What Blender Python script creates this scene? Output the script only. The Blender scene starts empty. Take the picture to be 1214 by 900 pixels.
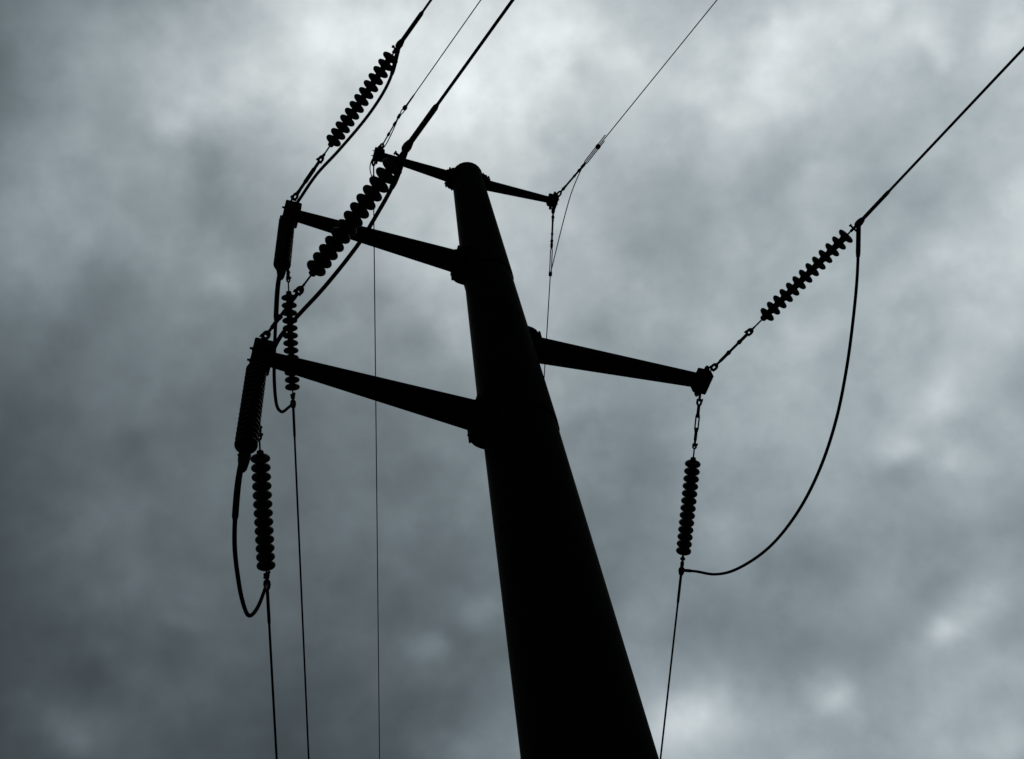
import bpy, bmesh, math, random
from mathutils import Vector, Matrix, Quaternion
random.seed(4)
SC = bpy.context.scene
COL = SC.collection
R = math.radians

# ------------------------------------------------------------------ camera
cam_data = bpy.data.cameras.new('camera')
cam_data.sensor_fit = 'HORIZONTAL'
cam_data.sensor_width = 36.0
cam_data.lens = 36.0 * 1360.0 / 1214.0
cam_data.clip_start, cam_data.clip_end = 0.05, 20000.0
cam = bpy.data.objects.new('camera', cam_data)
COL.objects.link(cam)
cam.matrix_world = Matrix(((0.980178, 0.198120, 0.0, 0.0),
                           (0.171289, -0.847432, -0.502513, -8.515),
                           (-0.099558, 0.492552, -0.864570, 1.6),
                           (0, 0, 0, 1)))
SC.camera = cam

# ------------------------------------------------------------------ exposure
SC.render.engine = 'CYCLES'
SC.view_settings.view_transform = 'Standard'
SC.view_settings.look = 'None'
SC.view_settings.exposure = 0.0
SC.view_settings.gamma = 1.0
SC.view_settings.use_curve_mapping = False
SC.cycles.max_bounces = 2
SC.cycles.use_denoising = True

# ------------------------------------------------------------------ overcast sky
SUN_EL, SUN_AZ = R(72), R(-8)          # azimuth measured from +Y towards +X
# cloud deck: thick and thin places of the overcast, given on the deck itself
# (x/z and y/z of the direction, reach, and how much brighter than the base)
BLOBS = [
    (-0.357, 0.127, 0.070, 0.70), (-0.255, 0.147, 0.073, 0.17), (-0.150, 0.167, 0.076, 1.26), (-0.044, 0.188, 0.080, 0.93), (0.066, 0.209, 0.083, 1.04),
    (0.177, 0.231, 0.087, 1.36), (0.292, 0.253, 0.092, -0.11), (0.409, 0.276, 0.096, 1.44), (0.528, 0.300, 0.101, 1.40), (-0.393, 0.213, 0.075, -0.20),
    (-0.286, 0.235, 0.079, 0.93), (-0.177, 0.257, 0.082, 0.39), (-0.065, 0.280, 0.086, 0.50), (0.049, 0.303, 0.090, 0.65), (0.166, 0.327, 0.094, -0.53),
    (0.286, 0.352, 0.099, 2.33), (0.409, 0.377, 0.104, -1.27), (0.535, 0.403, 0.109, 0.34), (-0.431, 0.307, 0.082, 1.20), (-0.320, 0.331, 0.085, 0.52),
    (-0.206, 0.356, 0.089, 0.29), (-0.089, 0.381, 0.093, 0.78), (0.031, 0.407, 0.098, 0.74), (0.154, 0.433, 0.103, 0.53), (0.280, 0.460, 0.108, -0.39),
    (0.409, 0.488, 0.113, 0.57), (0.542, 0.517, 0.119, 1.92), (-0.474, 0.411, 0.089, 0.32), (-0.357, 0.437, 0.093, 0.02), (-0.237, 0.465, 0.097, 0.87),
    (-0.115, 0.493, 0.102, -0.24), (0.011, 0.521, 0.107, 0.98), (0.141, 0.551, 0.112, 0.02), (0.273, 0.581, 0.118, 1.30), (0.410, 0.612, 0.124, 0.22),
    (0.550, 0.644, 0.130, -0.66), (-0.521, 0.526, 0.098, 0.23), (-0.399, 0.555, 0.102, 0.41), (-0.273, 0.586, 0.107, 0.04), (-0.144, 0.617, 0.112, 0.57),
    (-0.011, 0.649, 0.117, 0.20), (0.126, 0.682, 0.123, 0.41), (0.266, 0.716, 0.130, 0.05), (0.410, 0.750, 0.137, 0.31), (0.559, 0.786, 0.144, 1.85),
    (-0.574, 0.654, 0.108, -0.38), (-0.445, 0.687, 0.113, 0.76), (-0.313, 0.721, 0.118, 0.01), (-0.176, 0.756, 0.124, 0.17), (-0.036, 0.792, 0.130, 0.47),
    (0.109, 0.829, 0.137, 0.01), (0.257, 0.867, 0.144, 0.85), (0.411, 0.906, 0.152, 0.00), (0.569, 0.947, 0.160, -0.20), (-0.633, 0.798, 0.120, -0.20),
    (-0.497, 0.835, 0.126, 0.43), (-0.357, 0.873, 0.132, -0.22), (-0.213, 0.913, 0.138, 0.82), (-0.064, 0.953, 0.145, -0.51), (0.089, 0.995, 0.153, 0.51),
    (0.248, 1.039, 0.161, 0.08), (0.411, 1.083, 0.170, -0.45), (0.580, 1.129, 0.180, 1.67), (-0.700, 0.960, 0.135, -0.10), (-0.556, 1.002, 0.141, 0.50),
    (-0.408, 1.046, 0.148, 0.23), (-0.254, 1.090, 0.156, -0.61), (-0.096, 1.137, 0.164, 0.93), (0.068, 1.185, 0.172, 0.93), (0.237, 1.234, 0.182, 0.57),
    (0.412, 1.286, 0.192, 0.65), (0.593, 1.339, 0.204, 0.43),
]
SPOTS = [            # brighter rents and darker knots in the deck
    (-0.254, 0.256, 0.012, 0.17), (-0.240, 0.269, 0.011, 0.20), (-0.213, 0.248, 0.015, 0.14), (-0.171, 0.234, 0.018, 0.12), (-0.226, 0.309, 0.014, -0.24),
    (-0.224, 0.348, 0.021, -0.20), (-0.251, 0.424, 0.014, 0.23), (-0.246, 0.390, 0.015, 0.12), (-0.410, 0.308, 0.017, 0.14), (-0.416, 0.349, 0.016, 0.12),
    (-0.420, 0.459, 0.032, -0.17), (-0.462, 0.493, 0.025, -0.12), (-0.305, 0.491, 0.020, 0.09), (-0.336, 0.405, 0.024, -0.12), (-0.331, 0.325, 0.016, -0.07),
    (0.079, 0.274, 0.009, -0.10), (0.121, 0.295, 0.013, -0.17), (0.102, 0.260, 0.011, 0.09), (0.157, 0.278, 0.011, 0.10), (0.144, 0.264, 0.009, -0.07),
    (0.275, 0.315, 0.011, 0.17), (0.296, 0.289, 0.013, 0.17), (0.240, 0.347, 0.013, 0.12), (0.258, 0.283, 0.014, -0.09), (0.347, 0.343, 0.030, -0.17),
    (0.307, 0.378, 0.023, -0.12), (0.269, 0.416, 0.024, -0.14), (0.283, 0.449, 0.021, -0.12), (0.374, 0.293, 0.011, 0.14), (0.396, 0.296, 0.010, -0.14),
    (0.434, 0.326, 0.013, 0.17), (0.463, 0.324, 0.013, -0.14), (0.506, 0.325, 0.019, 0.14), (0.434, 0.343, 0.008, 0.09), (0.068, 0.341, 0.015, -0.12),
    (0.053, 0.358, 0.012, 0.09), (0.073, 0.383, 0.013, -0.12), (0.426, 0.432, 0.019, 0.12), (0.471, 0.446, 0.014, 0.12), (0.410, 0.550, 0.019, 0.12),
    (0.440, 0.536, 0.013, 0.09), (0.522, 0.641, 0.024, 0.14), (0.497, 0.577, 0.020, -0.12), (0.299, 0.596, 0.023, 0.17), (0.285, 0.568, 0.014, 0.07),
    (0.331, 0.628, 0.024, -0.09), (0.428, 0.640, 0.022, -0.12), (0.393, 0.583, 0.021, -0.07), (0.170, 0.477, 0.021, -0.06), (0.090, 0.548, 0.019, -0.10),
    (0.135, 0.563, 0.017, 0.07), (0.446, 0.704, 0.019, 0.24), (0.476, 0.746, 0.016, -0.12), (0.402, 0.757, 0.015, 0.25), (0.463, 0.788, 0.016, 0.13),
    (0.370, 0.710, 0.017, -0.13), (0.335, 0.814, 0.023, 0.09), (0.425, 0.740, 0.013, -0.06), (0.392, 0.805, 0.018, -0.09), (0.186, 0.827, 0.025, 0.14),
    (0.206, 0.812, 0.016, 0.09), (0.143, 0.732, 0.024, -0.13), (0.107, 0.723, 0.017, 0.07), (0.062, 0.653, 0.018, -0.13), (0.091, 0.633, 0.016, 0.09),
    (0.089, 0.753, 0.016, 0.07), (0.295, 0.892, 0.039, -0.22), (0.259, 0.899, 0.028, -0.12), (0.520, 0.899, 0.033, -0.14), (0.461, 0.907, 0.020, -0.10),
    (0.489, 0.865, 0.019, 0.09), (0.179, 0.965, 0.033, -0.17), (0.116, 0.986, 0.029, -0.12), (0.034, 0.917, 0.028, -0.13), (0.082, 0.930, 0.020, 0.09),
    (0.210, 1.032, 0.028, -0.12), (0.239, 0.972, 0.025, -0.12), (0.366, 0.959, 0.025, 0.14), (0.332, 0.937, 0.015, -0.07), (0.442, 0.979, 0.023, -0.09),
    (0.484, 1.023, 0.026, 0.17), (0.515, 1.011, 0.026, 0.17), (0.443, 1.044, 0.018, 0.33), (0.460, 1.072, 0.024, 0.17), (0.412, 1.066, 0.027, 0.14),
    (0.533, 1.064, 0.022, -0.12), (0.528, 1.186, 0.031, -0.19), (0.308, 1.128, 0.017, 0.33), (0.301, 1.100, 0.022, 0.14), (0.342, 1.157, 0.020, 0.12),
    (0.339, 1.040, 0.028, -0.10), (0.266, 1.055, 0.030, -0.14), (0.279, 1.224, 0.026, 0.12), (0.558, 1.289, 0.032, 0.25), (0.503, 1.257, 0.027, 0.09),
    (0.140, 1.107, 0.031, 0.22), (0.117, 1.071, 0.022, 0.12), (0.164, 1.077, 0.019, 0.14), (0.186, 1.143, 0.023, 0.09), (0.194, 1.184, 0.026, -0.09),
    (-0.397, 0.584, 0.023, -0.22), (-0.373, 0.627, 0.018, -0.14), (-0.407, 0.515, 0.015, 0.07), (-0.434, 0.509, 0.013, -0.10), (-0.363, 0.546, 0.013, 0.09),
    (-0.336, 0.542, 0.012, 0.09), (-0.463, 0.657, 0.019, 0.17), (-0.484, 0.666, 0.013, 0.09), (-0.429, 0.635, 0.012, 0.07), (-0.486, 0.610, 0.014, 0.06),
    (-0.428, 0.739, 0.015, 0.17), (-0.409, 0.803, 0.013, 0.20), (-0.499, 0.809, 0.012, 0.14), (-0.376, 0.764, 0.020, 0.09), (-0.550, 0.780, 0.027, -0.13),
    (-0.522, 0.838, 0.028, -0.21), (-0.484, 0.862, 0.017, 0.10), (-0.582, 0.928, 0.022, 0.37), (-0.589, 0.894, 0.017, 0.17), (-0.607, 0.865, 0.017, 0.12),
    (-0.445, 0.860, 0.023, -0.09), (-0.346, 0.822, 0.023, -0.09), (-0.302, 0.821, 0.014, 0.09), (-0.235, 0.801, 0.018, -0.07), (-0.154, 0.913, 0.017, 0.27),
    (-0.139, 0.910, 0.013, 0.17), (-0.174, 0.914, 0.015, 0.12), (-0.172, 0.948, 0.013, 0.09), (-0.074, 0.866, 0.019, 0.24), (-0.094, 0.883, 0.015, 0.09),
    (-0.119, 0.909, 0.019, -0.17), (-0.169, 0.844, 0.021, -0.07), (-0.137, 1.080, 0.036, 0.27), (-0.170, 1.086, 0.024, 0.14), (-0.172, 0.997, 0.029, -0.14),
    (-0.272, 0.948, 0.027, -0.09), (-0.096, 0.636, 0.016, 0.14), (-0.073, 0.657, 0.013, 0.09), (-0.111, 0.665, 0.015, -0.10), (-0.143, 0.729, 0.015, 0.07),
    (-0.239, 0.639, 0.022, -0.12), (-0.279, 0.718, 0.019, 0.09), (-0.194, 0.536, 0.017, 0.07), (-0.097, 0.579, 0.012, 0.07), (-0.168, 0.484, 0.016, 0.14),
    (-0.197, 0.487, 0.013, 0.10), (-0.089, 0.447, 0.014, 0.09), (-0.116, 0.459, 0.018, -0.13), (-0.079, 0.519, 0.017, -0.10), (-0.046, 0.522, 0.013, 0.14),
    (-0.068, 0.546, 0.013, 0.09), (-0.189, 0.425, 0.017, -0.12), (-0.152, 0.407, 0.010, 0.09),
    (0.140, 1.107, 0.041, 0.14), (0.443, 1.044, 0.022, 0.12), (0.500, 1.021, 0.030, 0.08), (0.308, 1.128, 0.021, 0.10), (-0.582, 0.928, 0.028, 0.14),
    (-0.138, 1.088, 0.046, 0.16), (0.555, 1.293, 0.037, 0.12), (-0.154, 0.913, 0.016, 0.00), (0.446, 0.704, 0.022, 0.06),
]
world = bpy.data.worlds.new('World')
SC.world = world
world.use_nodes = True
world.cycles.sampling_method = 'MANUAL'
world.cycles.sample_map_resolution = 256
nt = world.node_tree
nt.nodes.clear()
N, L = nt.nodes.new, nt.links.new

def nmath(op, a, b=None, c=None, clamp=False):
    n = N('ShaderNodeMath'); n.operation = op; n.use_clamp = clamp
    for i, v in enumerate((a, b, c)):
        if v is None: continue
        if isinstance(v, (int, float)): n.inputs[i].default_value = v
        else: L(v, n.inputs[i])
    return n.outputs[0]

def nvec(op, a, b):
    n = N('ShaderNodeVectorMath'); n.operation = op
    for i, v in enumerate((a, b)):
        if isinstance(v, (tuple, list)): n.inputs[i].default_value = v
        else: L(v, n.inputs[i])
    return n

def nnoise(vec, scale, detail, rough, dist=0.0, lac=2.0):
    n = N('ShaderNodeTexNoise'); n.inputs['Scale'].default_value = scale
    n.inputs['Detail'].default_value = detail; n.inputs['Roughness'].default_value = rough
    n.inputs['Distortion'].default_value = dist; n.inputs['Lacunarity'].default_value = lac
    L(vec, n.inputs['Vector'])
    return n

tc = N('ShaderNodeTexCoord')
sep = N('ShaderNodeSeparateXYZ'); L(tc.outputs['Generated'], sep.inputs[0])
nz = nmath('MAXIMUM', sep.outputs[2], 0.06)
comb = N('ShaderNodeCombineXYZ')
L(nmath('DIVIDE', sep.outputs[0], nz), comb.inputs[0]); L(nmath('DIVIDE', sep.outputs[1], nz), comb.inputs[1])
deck = comb.outputs[0]
dirn = tc.outputs['Generated']
# billow the deck coordinate so that thick places get ragged edges
w1 = nnoise(dirn, 13.0, 4.0, 0.5)
warp = nvec('MULTIPLY', nvec('SUBTRACT', w1.outputs['Color'], (0.5, 0.5, 0.5)).outputs[0], (0.075, 0.075, 0.0))
deck_w = nvec('ADD', deck, warp.outputs[0]).outputs[0]
acc = None
for x, y, s, w in BLOBS + SPOTS:
    d = nvec('DISTANCE', deck_w, (x, y, 0.0)).outputs['Value']
    g = nmath('EXPONENT', nmath('MULTIPLY', nmath('MULTIPLY', d, d), -0.5 / (s * s)))
    acc = nmath('MULTIPLY_ADD', g, w, acc if acc is not None else math.log(0.05))
def masses(off, scale, detail, lo, hi, amp, acc):
    """rounded cloud masses with soft but definite edges"""
    n = nnoise(nvec('ADD', dirn, off).outputs[0], scale, detail, 0.5)
    m = N('ShaderNodeMapRange'); m.interpolation_type = 'SMOOTHSTEP'
    L(n.outputs['Fac'], m.inputs['Value'])
    m.inputs['From Min'].default_value, m.inputs['From Max'].default_value = lo, hi
    m.inputs['To Min'].default_value, m.inputs['To Max'].default_value = -0.5, 0.5
    return nmath('MULTIPLY_ADD', m.outputs['Result'], amp, acc)
acc = masses((3.7, 1.9, 0.4), 9.0, 7.0, 0.36, 0.64, 0.22, acc)
acc = masses((1.3, 8.2, 2.1), 24.0, 5.0, 0.36, 0.64, 0.085, acc)
acc = masses((5.1, 4.4, 7.7), 60.0, 3.0, 0.28, 0.72, 0.05, acc)
lum = nmath('EXPONENT', acc)
tint = N('ShaderNodeMix'); tint.data_type = 'RGBA'
L(nmath('MULTIPLY', lum, 1.5, clamp=True), tint.inputs['Factor'])
tint.inputs['A'].default_value = (0.770, 1.0, 1.115, 1)
tint.inputs['B'].default_value = (0.918, 1.0, 1.018, 1)
sky = N('ShaderNodeTexSky'); sky.sky_type = 'NISHITA'; sky.sun_disc = False
sky.sun_elevation, sky.sun_rotation = SUN_EL, SUN_AZ
clouds = nvec('SCALE', tint.outputs['Result'], (0, 0, 0))
L(nmath('MULTIPLY', lum, 9.4), clouds.inputs['Scale'])
glow = nvec('SCALE', sky.outputs[0], (0, 0, 0))
L(nmath('MULTIPLY', lum, 0.10), glow.inputs['Scale'])
skysum = nvec('ADD', clouds.outputs[0], glow.outputs[0])
bg = N('ShaderNodeBackground'); bg.inputs['Strength'].default_value = 0.1
L(skysum.outputs[0], bg.inputs['Color'])
wout = N('ShaderNodeOutputWorld'); L(bg.outputs[0], wout.inputs['Surface'])

sun_data = bpy.data.lights.new('sun', 'SUN')
sun_data.energy, sun_data.angle, sun_data.color = 0.5, R(25), (1.0, 0.96, 0.9)
sun = bpy.data.objects.new('sun', sun_data)
COL.objects.link(sun)
sd = Vector((math.sin(SUN_AZ) * math.cos(SUN_EL), math.cos(SUN_AZ) * math.cos(SUN_EL), math.sin(SUN_EL)))
sun.rotation_euler = (-sd).to_track_quat('-Z', 'Y').to_euler()
sun.location = (0, 0, 60)

# ------------------------------------------------------------------ materials
def material(name, c1, c2, scale, rough, metal=0.0, bump=0.0, spec=0.3):
    m = bpy.data.materials.new(name); m.use_nodes = True
    t = m.node_tree; b = t.nodes['Principled BSDF']
    tco = t.nodes.new('ShaderNodeTexCoord')
    n = t.nodes.new('ShaderNodeTexNoise'); n.inputs['Scale'].default_value = scale
    n.inputs['Detail'].default_value = 6
    t.links.new(tco.outputs['Object'], n.inputs['Vector'])
    r = t.nodes.new('ShaderNodeValToRGB')
    r.color_ramp.elements[0].position, r.color_ramp.elements[1].position = 0.35, 0.68
    r.color_ramp.elements[0].color, r.color_ramp.elements[1].color = c1 + (1,), c2 + (1,)
    t.links.new(n.outputs['Fac'], r.inputs['Fac'])
    t.links.new(r.outputs['Color'], b.inputs['Base Color'])
    b.inputs['Roughness'].default_value = rough; b.inputs['Metallic'].default_value = metal
    b.inputs['Specular IOR Level'].default_value = spec
    if bump:
        u = t.nodes.new('ShaderNodeBump'); u.inputs['Strength'].default_value = bump
        u.inputs['Distance'].default_value = 0.01
        t.links.new(n.outputs['Fac'], u.inputs['Height']); t.links.new(u.outputs['Normal'], b.inputs['Normal'])
    return m

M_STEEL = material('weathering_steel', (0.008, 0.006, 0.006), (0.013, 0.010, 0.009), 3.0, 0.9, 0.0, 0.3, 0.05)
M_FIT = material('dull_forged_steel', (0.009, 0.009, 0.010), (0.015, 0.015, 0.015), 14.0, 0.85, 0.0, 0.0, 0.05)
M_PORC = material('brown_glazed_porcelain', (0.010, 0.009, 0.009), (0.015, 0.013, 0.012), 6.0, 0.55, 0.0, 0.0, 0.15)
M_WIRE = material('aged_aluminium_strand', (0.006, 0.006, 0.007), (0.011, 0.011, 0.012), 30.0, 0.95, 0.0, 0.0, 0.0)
M_GRASS = material('rough_grass', (0.030, 0.045, 0.016), (0.060, 0.070, 0.030), 0.6, 0.95, 0.0, 0.4, 0.1)

# ------------------------------------------------------------------ mesh helpers
def finish(name, bm, mat, parent=None, smooth=True, matrix=None):
    bmesh.ops.recalc_face_normals(bm, faces=bm.faces)
    me = bpy.data.meshes.new(name)
    bm.to_mesh(me); bm.free()
    me.materials.append(mat)
    if smooth:
        me.polygons.foreach_set('use_smooth', [True] * len(me.polygons))
        me.set_sharp_from_angle(angle=R(38))
    o = bpy.data.objects.new(name, me)
    COL.objects.link(o)
    if matrix is not None: o.matrix_local = matrix
    if parent is not None: o.parent = parent
    return o

def frame(z, xhint=(1, 0, 0)):
    z = Vector(z).normalized(); x = Vector(xhint)
    x = x - z * x.dot(z)
    if x.length < 1e-4:
        x = Vector((0, 1, 0)); x = x - z * x.dot(z)
    x.normalize(); y = z.cross(x)
    return Matrix((x, y, z)).transposed()

def lathe(bm, prof, n=24, origin=(0, 0, 0), rot=None, phase=0.0, cap=True):
    """profile of (radius, height) turned round z"""
    rot = rot or Matrix.Identity(3); o = Vector(origin); rings = []
    for r, h in prof:
        rings.append([bm.verts.new(o + rot @ Vector((r * math.cos(phase + 2 * math.pi * i / n),
                                                     r * math.sin(phase + 2 * math.pi * i / n), h))) for i in range(n)])
    for a, b in zip(rings, rings[1:]):
        for i in range(n):
            bm.faces.new((a[i], a[(i + 1) % n], b[(i + 1) % n], b[i]))
    if cap:
        bm.faces.new(rings[0][::-1]); bm.faces.new(rings[-1])

def rod(bm, a, b, r, r2=None, n=12):
    a, b = Vector(a), Vector(b)
    lathe(bm, [(r, 0), (r if r2 is None else r2, (b - a).length)], n, a, frame(b - a))

def tube(bm, pts, rad, n=10, closed=False):
    pts = [Vector(p) for p in pts]
    rads = rad if isinstance(rad, (list, tuple)) else [rad] * len(pts)
    m = len(pts); rings = []; prev = None
    for i, p in enumerate(pts):
        if closed: t = pts[(i + 1) % m] - pts[i - 1]
        else: t = pts[min(i + 1, m - 1)] - pts[max(i - 1, 0)]
        t.normalize()
        if prev is None: x = frame(t).col[0].copy()
        else: x = (prev - t * prev.dot(t)).normalized()
        prev = x; y = t.cross(x)
        rings.append([bm.verts.new(p + (x * math.cos(2 * math.pi * k / n) + y * math.sin(2 * math.pi * k / n)) * rads[i]) for k in range(n)])
    pairs = list(zip(rings, rings[1:])) + ([(rings[-1], rings[0])] if closed else [])
    for a, b in pairs:
        for k in range(n):
            bm.faces.new((a[k], a[(k + 1) % n], b[(k + 1) % n], b[k]))
    if not closed:
        bm.faces.new(rings[0][::-1]); bm.faces.new(rings[-1])

def box(bm, c, ex, ey, ez, rot=None, bevel=0.0):
    """box with half sizes ex, ey, ez"""
    rot = rot or Matrix.Identity(3); c = Vector(c)
    vs = [bm.verts.new(c + rot @ Vector((sx * ex, sy * ey, sz * ez))) for sx in (-1, 1) for sy in (-1, 1) for sz in (-1, 1)]
    fs = [(0, 1, 3, 2), (4, 6, 7, 5), (0, 4, 5, 1), (2, 3, 7, 6), (0, 2, 6, 4), (1, 5, 7, 3)]
    faces = [bm.faces.new([vs[i] for i in f]) for f in fs]
    if bevel:
        edges = list({e for f in faces for e in f.edges})
        bmesh.ops.bevel(bm, geom=edges, offset=bevel, segments=2, affect='EDGES')

def plate(bm, outline, thick, c, rot):
    """outline of (x, y) in the plate's plane, extruded along its z by +-thick/2"""
    c = Vector(c)
    a = [bm.verts.new(c + rot @ Vector((x, y, -thick / 2))) for x, y in outline]
    b = [bm.verts.new(c + rot @ Vector((x, y, thick / 2))) for x, y in outline]
    bm.faces.new(a[::-1]); bm.faces.new(b); n = len(a)
    for i in range(n): bm.faces.new((a[i], a[(i + 1) % n], b[(i + 1) % n], b[i]))

BOLTS = {}
def hexbolt(parent, p, d, r=0.028, length=0.044):
    """one bolt: washer, hex nut and a short stub of thread"""
    key = (round(r, 4), length)
    if key not in BOLTS:
        bm = bmesh.new()
        lathe(bm, [(r * 1.5, 0), (r * 1.5, .008), (r * 1.05, .009)], 14)
        lathe(bm, [(r, .007), (r, .038)], 6)
        rod(bm, (0, 0, .037), (0, 0, length), r * .55, n=8)
        o = finish('bolt', bm, M_FIT)
        BOLTS[key] = o
    else:
        o = BOLTS[key].copy(); COL.objects.link(o)
    m = frame(d).to_4x4(); m.translation = Vector(p)
    o.parent = parent; o.matrix_local = Matrix.Translation((-axis_x(0), 0, 0)) @ m if parent.parent is None else m
    return o

def smooth_path(pts, k=10):
    pts = [Vector(p) for p in pts]; P = [2 * pts[0] - pts[1]] + pts + [2 * pts[-1] - pts[-2]]; out = []
    for i in range(1, len(P) - 2):
        p0, p1, p2, p3 = P[i - 1:i + 3]
        t0 = 0.0; t1 = t0 + (p1 - p0).length ** 0.5; t2 = t1 + (p2 - p1).length ** 0.5; t3 = t2 + (p3 - p2).length ** 0.5
        for j in range(k):
            t = t1 + (t2 - t1) * j / k
            a1 = p0 * ((t1 - t) / (t1 - t0)) + p1 * ((t - t0) / (t1 - t0))
            a2 = p1 * ((t2 - t) / (t2 - t1)) + p2 * ((t - t1) / (t2 - t1))
            a3 = p2 * ((t3 - t) / (t3 - t2)) + p3 * ((t - t2) / (t3 - t2))
            b1 = a1 * ((t2 - t) / (t2 - t0)) + a2 * ((t - t0) / (t2 - t0))
            b2 = a2 * ((t3 - t) / (t3 - t1)) + a3 * ((t - t1) / (t3 - t1))
            out.append(b1 * ((t2 - t) / (t2 - t1)) + b2 * ((t - t1) / (t2 - t1)))
    out.append(pts[-1])
    for _ in range(3):
        out = [out[0]] + [(out[i - 1] + out[i] * 2 + out[i + 1]) / 4 for i in range(1, len(out) - 1)] + [out[-1]]
    return out

def tag(o, label, cat, group=None):
    o['label'] = label; o['category'] = cat
    if group: o['group'] = group
    return o

def thing(name, label, cat, loc, rot=None, group=None):
    o = bpy.data.objects.new(name, None); COL.objects.link(o)
    o.empty_display_size = 0.2
    m = (rot or Matrix.Identity(3)).to_4x4(); m.translation = Vector(loc); o.matrix_world = m
    return tag(o, label, cat, group)

def dup(o, parent=None):
    c = o.copy(); COL.objects.link(c)
    if parent is not None: c.parent = parent
    for ch in list(o.children): dup(ch, c)
    return c

# ------------------------------------------------------------------ ground
bm = bmesh.new()
S = 6000
ring = [0, 30, 120, 600, S]
g = 48
prev = [bm.verts.new((0, 0, 0))]
for r in ring[1:]:
    cur = [bm.verts.new((r * math.cos(2 * math.pi * i / g), r * math.sin(2 * math.pi * i / g), 0)) for i in range(g)]
    for i in range(g):
        if len(prev) == 1: bm.faces.new((prev[0], cur[i], cur[(i + 1) % g]))
        else: bm.faces.new((prev[i], cur[i], cur[(i + 1) % g], prev[(i + 1) % g]))
    prev = cur
gr = finish('ground', bm, M_GRASS, smooth=False); gr['kind'] = 'structure'
gr['label'] = 'rough grass under the power pole'

# ------------------------------------------------------------------ the pole
AZ = R(62.43)
A = Vector((math.sin(AZ), math.cos(AZ), 0.0))        # along the cross arms, right and away
B = Vector((-A.y, A.x, 0.0))                         # across the arms, left and away
UP = Vector((0, 0, 1))
def axis_x(z): return -0.0054 * (z - 9.1)            # the strain leans it a few centimetres
def base_r(z): return 0.338 + 0.0196 * (24.3 - z)
Z_TOP = 25.08
pole = thing('power_pole', 'tall dark tapered steel pole with five cross arms, rising through the middle', 'pole', (axis_x(0), 0, 0))
def pole_part(name, bm, mat, parent=None):
    return finish(name, bm, mat, parent or pole, matrix=Matrix.Translation((-axis_x(0), 0, 0)) if parent is None else None)
for z0, z1, d0, d1 in ((0.0, 15.0, -0.004, -0.006), (14.75, 20.0, 0.013, -0.008), (19.75, Z_TOP, 0.014, 0.002)):
    bm = bmesh.new(); rings = []
    steps = 14
    for k in range(steps + 1):
        z = z0 + (z1 - z0) * k / steps; r = (base_r(z) + d0 + (d1 - d0) * k / steps)
        rings.append([bm.verts.new((axis_x(z) + r * math.cos(2 * math.pi * (i + .3) / 24), r * math.sin(2 * math.pi * (i + .3) / 24), z)) for i in range(24)])
    for a, b in zip(rings, rings[1:]):
        for i in range(24): bm.faces.new((a[i], a[(i + 1) % 24], b[(i + 1) % 24], b[i]))
    bm.faces.new(rings[0][::-1]); bm.faces.new(rings[-1])
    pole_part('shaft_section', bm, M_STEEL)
bm = bmesh.new()
rt = base_r(Z_TOP) + 0.006
lathe(bm, [(rt, 0.0), (rt + .01, 0.003), (rt + .01, 0.02), (rt * .8, 0.06), (rt * .3, 0.085)], 24, (axis_x(Z_TOP), 0, Z_TOP))
pole_part('top_cap', bm, M_STEEL)

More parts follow.
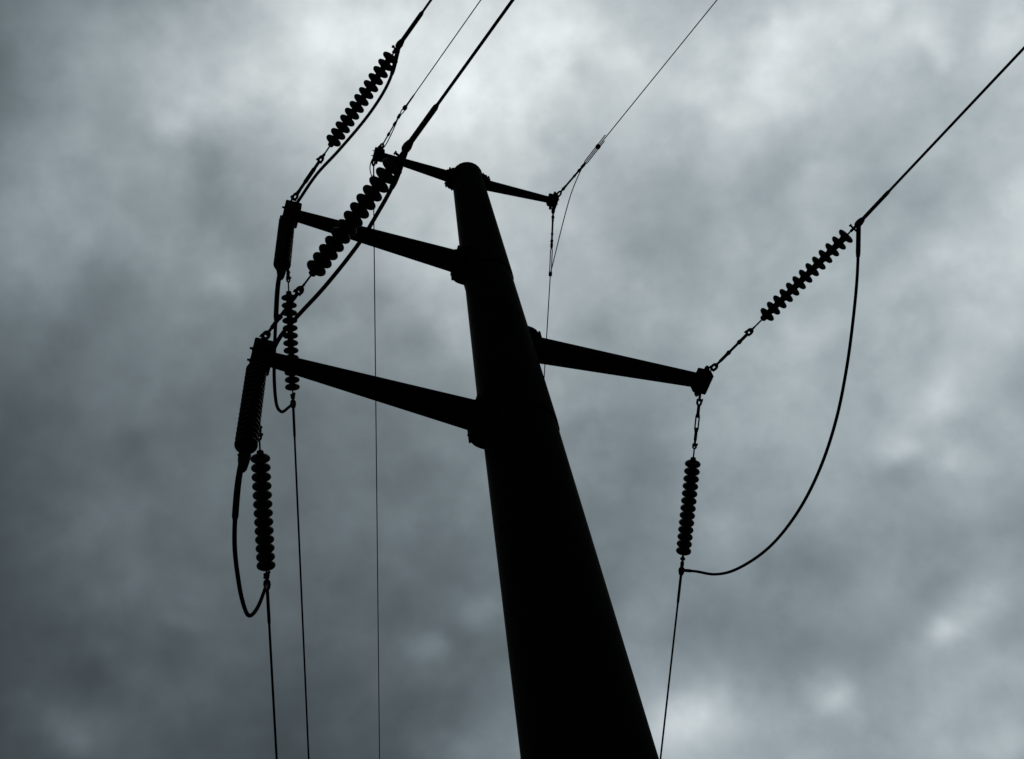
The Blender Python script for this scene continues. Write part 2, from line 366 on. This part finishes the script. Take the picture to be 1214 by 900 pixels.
ROT_AB = Matrix((A, B, UP)).transposed()             # local x along arm, y across, z up
def cross_arm(label, side, tip, zroot, r_root, r_tip, bk_b, bk_z, t_out, tipbox, bolt):
    """side +1 right, -1 left; tip: centre of its end fitting"""
    tip = Vector(tip)
    rp = base_r(zroot)
    root = Vector((axis_x(zroot), 0, zroot))
    d = (tip - root).normalized()
    start = root + d * (t_out - 0.10)
    bm = bmesh.new()
    end = tip + d * 0.04
    f = frame(d, UP); ln = (end - start).length
    lathe(bm, [(r_root, 0), (r_tip, ln)], 12, start, f, phase=R(15))
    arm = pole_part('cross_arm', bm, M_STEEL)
    arm['label'] = label
    # bolted bracket box on the shaft
    def at(tt, b, z): return root + A * (side * tt) + B * b + UP * z
    rot = ROT_AB if side > 0 else Matrix((-A, -B, UP)).transposed()
    bm = bmesh.new()
    ti = rp * 0.55; h = bk_z; w = t_out - .045
    out = [(ti, -h * 1.15), (w - .12, -h * 1.08), (w - .05, -h * .98), (w - .01, -h * .84), (w, -h * .6), (w, h * .6), (w - .02, h * .85), (w - .08, h * 1.05), (ti, h * 1.25)]
    pr = Matrix((A * side, UP, (A * side).cross(UP))).transposed()
    plate(bm, out, 2 * bk_b, at(0, 0, 0), pr)
    bmesh.ops.bevel(bm, geom=list(bm.edges), offset=.02, segments=2, affect='EDGES', clamp_overlap=True)
    br = pole_part('arm_bracket', bm, M_STEEL)
    bm = bmesh.new()
    box(bm, at(t_out - .027, 0, 0), .016, bk_b * .98, bk_z * .80, rot, .006)     # flange the arm is welded to
    finish('flange', bm, M_STEEL, br)
    for s in (-1, 1):
        for zz in (-.55, .55):
            hexbolt(br, at(w - .12, s * (bk_b - .001), zz * bk_z), B * s, bolt)
            hexbolt(br, at(t_out - .012, s * bk_b * .66, zz * 1.05 * bk_z), A * side, bolt * .75, .041)
    # end fitting: sleeve plus a vane plate on both sides for the line hardware
    ex, ey, ez, vane = tipbox
    tc_ = tip - A * side * (.05 if ex > .12 else 0.0)
    bm = bmesh.new()
    box(bm, tc_, ex, ey, ez, rot, 0.012)
    tf = pole_part('end_fitting', bm, M_STEEL, None)
    for s in (-1, 1):
        bm = bmesh.new()
        k = vane - ey
        out = [(-ez * .9, 0), (ez * .9, 0), (ez * .8, k * .7), (ez * .45, k + .03), (-ez * .45, k + .03), (-ez * .8, k * .7)]
        pr = Matrix((UP, B * s, UP.cross(B * s))).transposed()
        plate(bm, out, .03, tip + B * s * (ey + .001), pr)
        finish('eye_plate', bm, M_STEEL, tf)
        hexbolt(tf, tc_ + A * side * (ex - .001) + B * s * ey * .45, A * side, bolt * .7, .041)
    return arm

TIPS = {'R': (3.080, 1.608, 17.721), 'L': (-3.247, -1.695, 15.278), 'U': (-3.206, -1.673, 20.470),
        'EL': (-1.797, -0.938, 24.883), 'ER': (1.629, 0.850, 24.932)}
cross_arm('thick cross arm pointing right', 1, TIPS['R'], 17.42, .217, .124, .26, .29, .60, (.12, .19, .10, .25), .022)
cross_arm('lowest thick cross arm pointing left', -1, TIPS['L'], 14.90, .226, .098, .27, .29, .68, (.14, .20, .14, .28), .026)
cross_arm('upper thick cross arm pointing left', -1, TIPS['U'], 20.20, .206, .100, .26, .27, .60, (.14, .19, .14, .27), .026)
cross_arm('short thin cross arm near the top pointing left', -1, TIPS['EL'], 24.75, .125, .068, .19, .17, .47, (.105, .12, .10, .17), .014)
cross_arm('short thin cross arm near the top pointing right', 1, TIPS['ER'], 24.86, .118, .068, .19, .17, .45, (.105, .12, .10, .17), .014)

# ------------------------------------------------------------------ insulator strings
# local z runs along the string from the arm to the line
def ring_pts(c, rx, rz, n=20, plane='xz'):
    out = []
    for i in range(n):
        a = 2 * math.pi * i / n
        if plane == 'xz': out.append(Vector(c) + Vector((rx * math.cos(a), 0, rz * math.sin(a))))
        else: out.append(Vector(c) + Vector((0, rx * math.cos(a), rz * math.sin(a))))
    return out

def shackle_mesh(z, plane, size=1.0):
    bm = bmesh.new()
    tube(bm, ring_pts((0, 0, z), .036 * size, .062 * size, plane=plane), .022 * size, 8, True)
    v = Vector((1, 0, 0)) if plane == 'xz' else Vector((0, 1, 0))
    w = Vector((0, 0, z - .048 * size))
    rod(bm, w - v * .052 * size, w + v * .052 * size, .018 * size)
    lathe(bm, [(.026 * size, 0), (.026 * size, .02)], 6, w + v * .045 * size, frame(v))
    return bm

SHELL = [(.030, -.030), (.062, -.030), (.082, -.025), (.108, -.017), (.126, -.006), (.135, .008), (.136, .022), (.131, .033), (.121, .039), (.113, .036),
         (.106, .028), (.098, .028), (.094, .044), (.086, .044), (.080, .028), (.070, .028), (.064, .044), (.056, .044), (.048, .030), (.026, .032)]
CAP = [(.018, -.104), (.038, -.102), (.047, -.094), (.050, -.066), (.056, -.040), (.060, -.0315)]
PITCH, FIRST, COUNT = .1445, 1.300, 13

def discs(root, first, reuse=None, pitch=PITCH, count=COUNT):
    if reuse is None:
        bm = bmesh.new(); lathe(bm, SHELL, 28)
        d = finish('disc', bm, M_PORC, root, matrix=Matrix.Translation((0, 0, first)))
        bm = bmesh.new(); lathe(bm, CAP, 20); rod(bm, (0, 0, .0325), (0, 0, .055), .014)
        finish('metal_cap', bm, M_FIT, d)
        start = 1
    else:
        d = reuse; start = 0
    for i in range(start, count):
        c = d.copy(); COL.objects.link(c); c.parent = root
        c.matrix_local = Matrix.Translation((0, 0, first + pitch * i))
        for ch in d.children:
            e = ch.copy(); COL.objects.link(e); e.parent = c
    return d

def strain_string(label):
    root = thing('insulator_string', label, 'insulator', (0, 0, 0), None, 'strain insulator strings between cross arms and line wires')
    finish('shackle', shackle_mesh(.055, 'xz'), M_FIT, root)
    finish('shackle', shackle_mesh(.155, 'yz', .9), M_FIT, root)
    bm = bmesh.new()                                  # turnbuckle: rods and a slotted body
    rod(bm, (0, 0, .20), (0, 0, .37), .027)
    lathe(bm, [(.020, .36), (.030, .37), (.036, .40), (.036, .43)], 12)
    lathe(bm, [(.036, .64), (.036, .67), (.030, .70), (.020, .71)], 12)
    for s in (-1, 1): box(bm, (0, s * .027, .535), .022, .013, .118, None, .004)
    rod(bm, (0, 0, .70), (0, 0, .86), .027)
    finish('turnbuckle', bm, M_FIT, root)
    finish('clevis', shackle_mesh(.905, 'xz', .95), M_FIT, root)
    finish('clevis', shackle_mesh(.975, 'yz', .75), M_FIT, root)
    bm = bmesh.new(); rod(bm, (0, 0, 1.01), (0, 0, FIRST - .09), .013)
    lathe(bm, [(.014, 1.19), (.026, 1.20), (.030, 1.214)], 12)
    finish('ball_rod', bm, M_FIT, root)
    d = discs(root, FIRST)
    zl = FIRST + PITCH * (COUNT - 1)
    bm = bmesh.new(); rod(bm, (0, 0, zl + .05), (0, 0, 3.19), .013)
    box(bm, (0, 0, 3.215), .018, .045, .022, None, .006)
    rod(bm, (-.075, 0, 3.215), (.075, 0, 3.215), .016)
    lathe(bm, [(.026, 0), (.026, .022)], 6, (.06, 0, 3.215), frame((1, 0, 0)))
    finish('socket_eye', bm, M_FIT, root)
    return root, d

def place(o, s, e, spin=0.0):
    d = Vector(e) - Vector(s)
    m = (frame(d, UP) @ Matrix.Rotation(spin, 3, 'Z')).to_4x4(); m.translation = Vector(s)
    o.matrix_world = m

STR = {('R', 'near'): ((3.267, 1.421, 17.721), (5.623, -0.877, 17.286), (7.873, -3.199, 16.916)),
       ('R', 'away'): ((3.029, 1.845, 17.721), (2.295, 5.196, 17.348), (1.361, 9.359, 16.891)),
       ('L', 'near'): ((-3.099, -1.933, 15.278), (-0.681, -4.222, 14.848), (0.837, -5.708, 14.581)),
       ('L', 'away'): ((-3.340, -1.478, 15.280), (-4.084, 1.782, 14.927), (-4.795, 4.931, 14.584)),
       ('U', 'near'): ((-3.053, -1.907, 20.470), (-0.700, -4.190, 20.057), (-0.064, -4.791, 19.946)),
       ('U', 'away'): ((-3.304, -1.463, 20.461), (-4.049, 1.809, 20.107), (-5.865, 9.933, 19.231))}
STR_LABEL = {('R', 'near'): 'insulator string slanting up right from the right arm tip, big slack loop at its end',
             ('R', 'away'): 'insulator string below the right arm tip, on a slotted turnbuckle, right of the pole',
             ('L', 'near'): 'largest insulator string, slanting up right in front of the upper left cross arm',
             ('L', 'away'): 'lowest insulator string at far left, beside the loop under the lowest left arm',
             ('U', 'near'): 'topmost insulator string, slanting up from the upper left arm against pale cloud',
             ('U', 'away'): 'narrow insulator string passing behind the lowest left cross arm near its tip'}
proto = None
SP = {('R', 'near'): 1.02, ('R', 'away'): .29, ('L', 'near'): 1.36, ('L', 'away'): .4, ('U', 'near'): 1.0, ('U', 'away'): .3}
for key, (s, e, w) in STR.items():
    if proto is None:
        proto, DISC = strain_string(STR_LABEL[key]); o = proto
    else:
        o = dup(proto); o['label'] = STR_LABEL[key]
    place(o, s, e, SP[key])

# jumper strings hang straight down from the two left arm tips
JUMP = {'U': ((-3.207, -1.682, 20.255), (-3.147, -1.654, 17.861)), 'L': ((-3.235, -1.696, 15.039), (-3.185, -1.672, 12.795))}
JL = {'U': 'insulator string seen end on as a thick stub under the upper left arm tip',
      'L': 'insulator string seen end on as a thick stub under the lowest left arm tip'}
jp = None
for k, (s, e) in JUMP.items():
    if jp is None:
        jp = thing('insulator_string', JL[k], 'insulator', (0, 0, 0), None, 'insulator strings hanging upright from the left arm tips')
        finish('shackle', shackle_mesh(-.005, 'xz', .9), M_FIT, jp)
        discs(jp, .155, DISC, .11, 17)
        bm = bmesh.new(); rod(bm, (0, 0, 1.93), (0, 0, 2.08), .015)
        box(bm, (0, 0, 2.10), .06, .03, .035, None, .008)
        rod(bm, (-.09, 0, 2.10), (.09, 0, 2.10), .014)
        finish('socket_eye', bm, M_FIT, jp)
        bm = bmesh.new()                               # tapered clamp that grips the loop
        lathe(bm, [(.050, 2.13), (.074, 2.15), (.070, 2.25), (.050, 2.42), (.036, 2.46)], 14)
        finish('suspension_clamp', bm, M_FIT, jp)
        o = jp
    else:
        o = dup(jp); o['label'] = JL[k]
    place(o, s, e, .6)

# ------------------------------------------------------------------ line wires
def wire_path(e, w, span=190.0, dz=0.0):
    """leaves the clamp straight, then follows a shallow sag to the end of the span"""
    e, w = Vector(e), Vector(w); d = (w - e).normalized(); h = Vector((d.x, d.y, 0)); hl = h.length; sl = d.z / hl; h /= hl
    out = []; L0 = (Vector((w.x, w.y, 0)) - Vector((e.x, e.y, 0))).length * 1.05
    for t in [0, .3, .7, 1.2, 2, 3, L0 * .6, L0] + [L0 + 6 * k + .6 * k * k for k in range(1, 14)]:
        z = e.z + sl * t
        if t > L0: z += -sl / span * (t - L0) ** 2
        out.append(Vector((e.x + h.x * t, e.y + h.y * t, z)))
    out.sort(key=lambda p: (p - e).length)
    return out

WIRE_LABEL = {('R', 'near'): 'thick line wire running from the right insulator string to the upper right edge',
              ('R', 'away'): 'line wire dropping to the bottom edge just right of the pole',
              ('L', 'near'): 'thickest line wire, rising from the largest insulator string across the thin left arm',
              ('L', 'away'): 'leftmost line wire, falling from the lowest insulator string to bottom edge',
              ('U', 'near'): 'short length of line wire above the topmost insulator string at the top edge',
              ('U', 'away'): 'line wire falling from below the lowest left arm, second from the left at bottom'}
for key, (s, e, w) in STR.items():
    e, w, s = Vector(e), Vector(w), Vector(s)
    d = (e - s).normalized(); dw = (w - e).normalized()
    near = key[1] == 'near'
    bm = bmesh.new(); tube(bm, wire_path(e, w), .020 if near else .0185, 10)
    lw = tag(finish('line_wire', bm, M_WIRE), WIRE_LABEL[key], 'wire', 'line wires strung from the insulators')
    bm = bmesh.new()                                   # compression sleeve over the wire end
    q = .66 if near else .7
    k = (.030 if key[0] == 'R' else .035) if near else .025
    lathe(bm, [(.024, 0), (k, .03), (k, q * .93), (.021, q)], 14, e, frame(dw))
    finish('dead_end_sleeve', bm, M_FIT, lw)
    bm = bmesh.new()                                   # forked eye and terminal pad
    rod(bm, s + d * 3.205, e + dw * .05, .022)
    for sgn in (-1, 1):
        f = frame(d, UP) @ Matrix.Rotation(SP[key], 3, 'Z')
        box(bm, e - d * .125 + f @ Vector((0, sgn * .026, 0)), .022, .007, .038, f)
    lathe(bm, [(.034, -.06), (.052, -.03), (.056, .02), (.040, .09)], 14, e, frame(dw))
    finish('dead_end_clamp', bm, M_FIT, lw)

# ------------------------------------------------------------------ loops that carry the current past the pole
def jumper(label, pts, rad, grips, held=None):
    path = smooth_path(pts, 12)
    bm = bmesh.new(); tube(bm, path, rad, 10)
    o = tag(finish('jumper_loop', bm, M_WIRE), label, 'cable', 'jumper loops round the arm ends')
    for end, ln, r1 in grips:                          # swaged terminals at the ends
        seq = path if end == 0 else path[::-1]
        acc, sub = 0.0, [seq[0]]
        for a, b in zip(seq, seq[1:]):
            sub.append(b); acc += (b - a).length
            if acc > ln: break
        n = len(sub)
        bm = bmesh.new(); tube(bm, sub, [r1 if i < n * .8 else r1 + (rad * 1.05 - r1) * (i - n * .8) / max(1, n * .2) for i in range(n)], 12)
        finish('terminal', bm, M_FIT, o)
    if held is not None:                               # armour rods where the hanging string holds it
        held = Vector(held); i0 = min(range(len(path)), key=lambda i: (path[i] - held).length)
        lo = hi = i0
        while lo > 0 and (path[lo] - held).length < .5: lo -= 1
        while hi < len(path) - 1 and (path[hi] - held).length < .85: hi += 1
        sub = path[lo:hi + 1]; n = len(sub)
        bm = bmesh.new(); tube(bm, sub, [rad * 1.05 if i in (0, n - 1) else rad * 1.45 for i in range(n)], 12)
        finish('armour_rods', bm, M_WIRE, o)
    return o
Eo = {k: Vector(v[1]) for k, v in STR.items()}
jumper('big slack loop curving from the right slanting insulator down to the hanging one',
       [Eo['R', 'near'], (5.356, -0.390, 16.640), (5.121, 0.040, 16.178), (4.826, 0.577, 15.678), (4.518, 1.141, 15.276), (4.189, 1.741, 15.033),
        (3.826, 2.403, 14.978), (3.395, 3.190, 15.188), (2.944, 4.012, 15.746), (2.689, 4.478, 16.253), (2.471, 4.875, 16.874), Eo['R', 'away']], .0235, [(0, .55, .036), (1, .35, .030)])
jumper('loop from the topmost insulator string past the upper left arm tip',
       [Eo['U', 'near'], (-0.955, -3.759, 19.751), (-1.335, -3.405, 19.490), (-1.937, -3.012, 19.121), (-2.332, -2.791, 18.874), (-2.619, -2.570, 18.652),
        (-2.765, -2.440, 18.524), (-2.964, -2.014, 18.182), (-3.171, -1.658, 17.863),
        (-3.260, -1.308, 17.088), (-3.402, -0.748, 16.583), (-3.544, -0.187, 16.710), (-3.710, 0.470, 17.515), (-3.890, 1.181, 18.843), Eo['U', 'away']],
       .0255, [(0, .45, .036), (1, .3, .025)], (-3.171, -1.658, 17.863))
jumper('loop from the largest insulator string hanging below the lowest left arm tip',
       [Eo['L', 'near'], (-0.912, -3.886, 14.672), (-1.182, -3.609, 14.502), (-1.453, -3.365, 14.334), (-1.947, -3.025, 14.050), (-2.348, -2.801, 13.819),
        (-2.579, -2.652, 13.664), (-2.943, -2.196, 13.260), (-3.207, -1.676, 12.797),
        (-3.224, -1.608, 12.229), (-3.304, -1.286, 11.829), (-3.471, -0.614, 11.959), (-3.615, -0.032, 12.258), (-3.735, 0.449, 12.650), (-3.884, 1.052, 13.511), Eo['L', 'away']],
       .0255, [(0, .5, .038), (1, .3, .026)], (-3.207, -1.676, 12.797))

# ------------------------------------------------------------------ earth wires at the top arms
EW = {('EL', 'near'): [(-1.731, -1.063, 24.883), (-1.201, -1.675, 24.794), (-1.044, -1.829, 24.766), (-0.774, -2.106, 24.719), (0.862, -3.696, 24.431)],
      ('EL', 'away'): [(-1.927, -0.844, 24.883), (-2.029, -0.411, 24.836), (-2.112, -0.060, 24.798), (-2.250, 0.566, 24.730), (-5.416, 14.611, 23.210)],
      ('ER', 'near'): [(1.755, 0.759, 24.932), (2.380, 0.171, 24.817), (2.751, -0.208, 24.753), (3.170, -0.610, 24.677), (5.407, -2.838, 24.283)],
      ('ER', 'away'): [(1.620, 1.027, 24.932), (1.443, 1.841, 24.843), (1.304, 2.485, 24.772), (1.122, 3.258, 24.688), (0.728, 4.967, 24.504)]}
EW_LABEL = {('EL', 'near'): 'thin earth wire rising from the small left arm tip between two thick wires',
            ('EL', 'away'): 'hair thin earth wire falling straight from the small left arm to bottom edge',
            ('ER', 'near'): 'thin earth wire with a rod clamp, rising from the small right arm tip',
            ('ER', 'away'): 'thin earth wire dropping from the small right arm and passing behind the thick right arm'}
for key, p in EW.items():
    p = [Vector(q) for q in p]
    near = key[1] == 'near'
    path = wire_path(p[2], p[4], 190)
    bm = bmesh.new(); tube(bm, path, .0110 if near else .0115, 8)
    o = tag(finish('earth_wire', bm, M_WIRE), EW_LABEL[key], 'wire', 'thin earth wires from the two top arms')
    d = (p[1] - p[0]).normalized(); f = frame(d, UP)
    bm = bmesh.new()
    b2 = shackle_mesh(0, 'xz', 1.0); me = bpy.data.meshes.new('tmp'); b2.to_mesh(me); b2.free()
    bm.from_mesh(me); bpy.data.meshes.remove(me)
    m = (f @ Matrix.Rotation(.8, 3, 'Z')).to_4x4(); m.translation = p[0] + d * .05
    bmesh.ops.transform(bm, matrix=m, verts=bm.verts)
    finish('shackle', bm, M_FIT, o)
    bm = bmesh.new()                                   # link rod to the joint
    rod(bm, p[0] + d * .10, p[1], .021 if key[0] == 'ER' else .015)
    lathe(bm, [(.014, -.06), (.032, -.045), (.032, .045), (.014, .06)], 10, p[1], f)
    if key[0] == 'ER':                                 # knobbly chain of clevises on the rod
        for q, rr in ((.20, .034), (.27, .026), (.58, .027), (.74, .033)):
            lathe(bm, [(.016, -.045), (rr, -.025), (rr, .025), (.016, .045)], 10, p[0] + d * q, f)
    if key[0] == 'EL':
        lathe(bm, [(.012, -.05), (.028, -.03), (.028, .03), (.012, .05)], 10, p[0] + d * .36, f)
        lathe(bm, [(.012, -.05), (.028, -.03), (.028, .03), (.012, .05)], 10, p[0] + d * .62, f)
    finish('link_rod', bm, M_FIT, o)
    bm = bmesh.new()                                   # yoke of parallel rods and the clamp block
    d2 = (p[2] - p[1]).normalized(); f2 = frame(d2, UP); ln = (p[2] - p[1]).length
    vv = f2 @ Vector((math.cos(.9), math.sin(.9), 0))
    sp = .033 if key == ('ER', 'near') else .028
    over = .24 if key == ('ER', 'near') else .04
    for s in (-1, 1):
        tube(bm, [p[1], p[1] + d2 * .12 + vv * s * sp, p[2] + vv * s * sp + d2 * over * (1.0 + .22 * s)], .0115, 8)
    if key == ('ER', 'near'): rod(bm, p[1], p[2], .011, n=8)
    box(bm, p[2], .030, .034, .05, f2, .008); box(bm, p[2], sp + .02, .016, .035, frame(d2, vv), .006)
    finish('yoke_clamp', bm, M_FIT, o)
    if key == ('EL', 'near'):                          # preformed grip
        bm = bmesh.new(); dw = (p[4] - p[2]).normalized()
        lathe(bm, [(.020, 0), (.026, .05), (.020, .09), (.018, .30), (.008, .42)], 10, p[2], frame(dw))
        finish('wire_grip', bm, M_WIRE, o)
def earth_jumper(label, pts):
    bm = bmesh.new(); tube(bm, smooth_path(pts, 8), .0110, 8)
    tag(finish('earth_jumper', bm, M_WIRE), label, 'cable', 'thin jumpers of the earth wires')
earth_jumper('thin slack cable bowing beside the small right arm tip',
             [EW['ER', 'near'][1], (2.217, 0.432, 24.837), (2.042, 0.750, 24.850), (1.817, 1.255, 24.846), (1.573, 1.839, 24.821), EW['ER', 'away'][2]])
earth_jumper('thin slack cable bent round the small left arm tip',
             [EW['EL', 'near'][1], (-1.375, -1.425, 24.800), (-1.640, -1.120, 24.730), (-1.840, -1.010, 24.705), (-1.970, -0.880, 24.718), (-2.040, -0.690, 24.763), EW['EL', 'away'][1]])
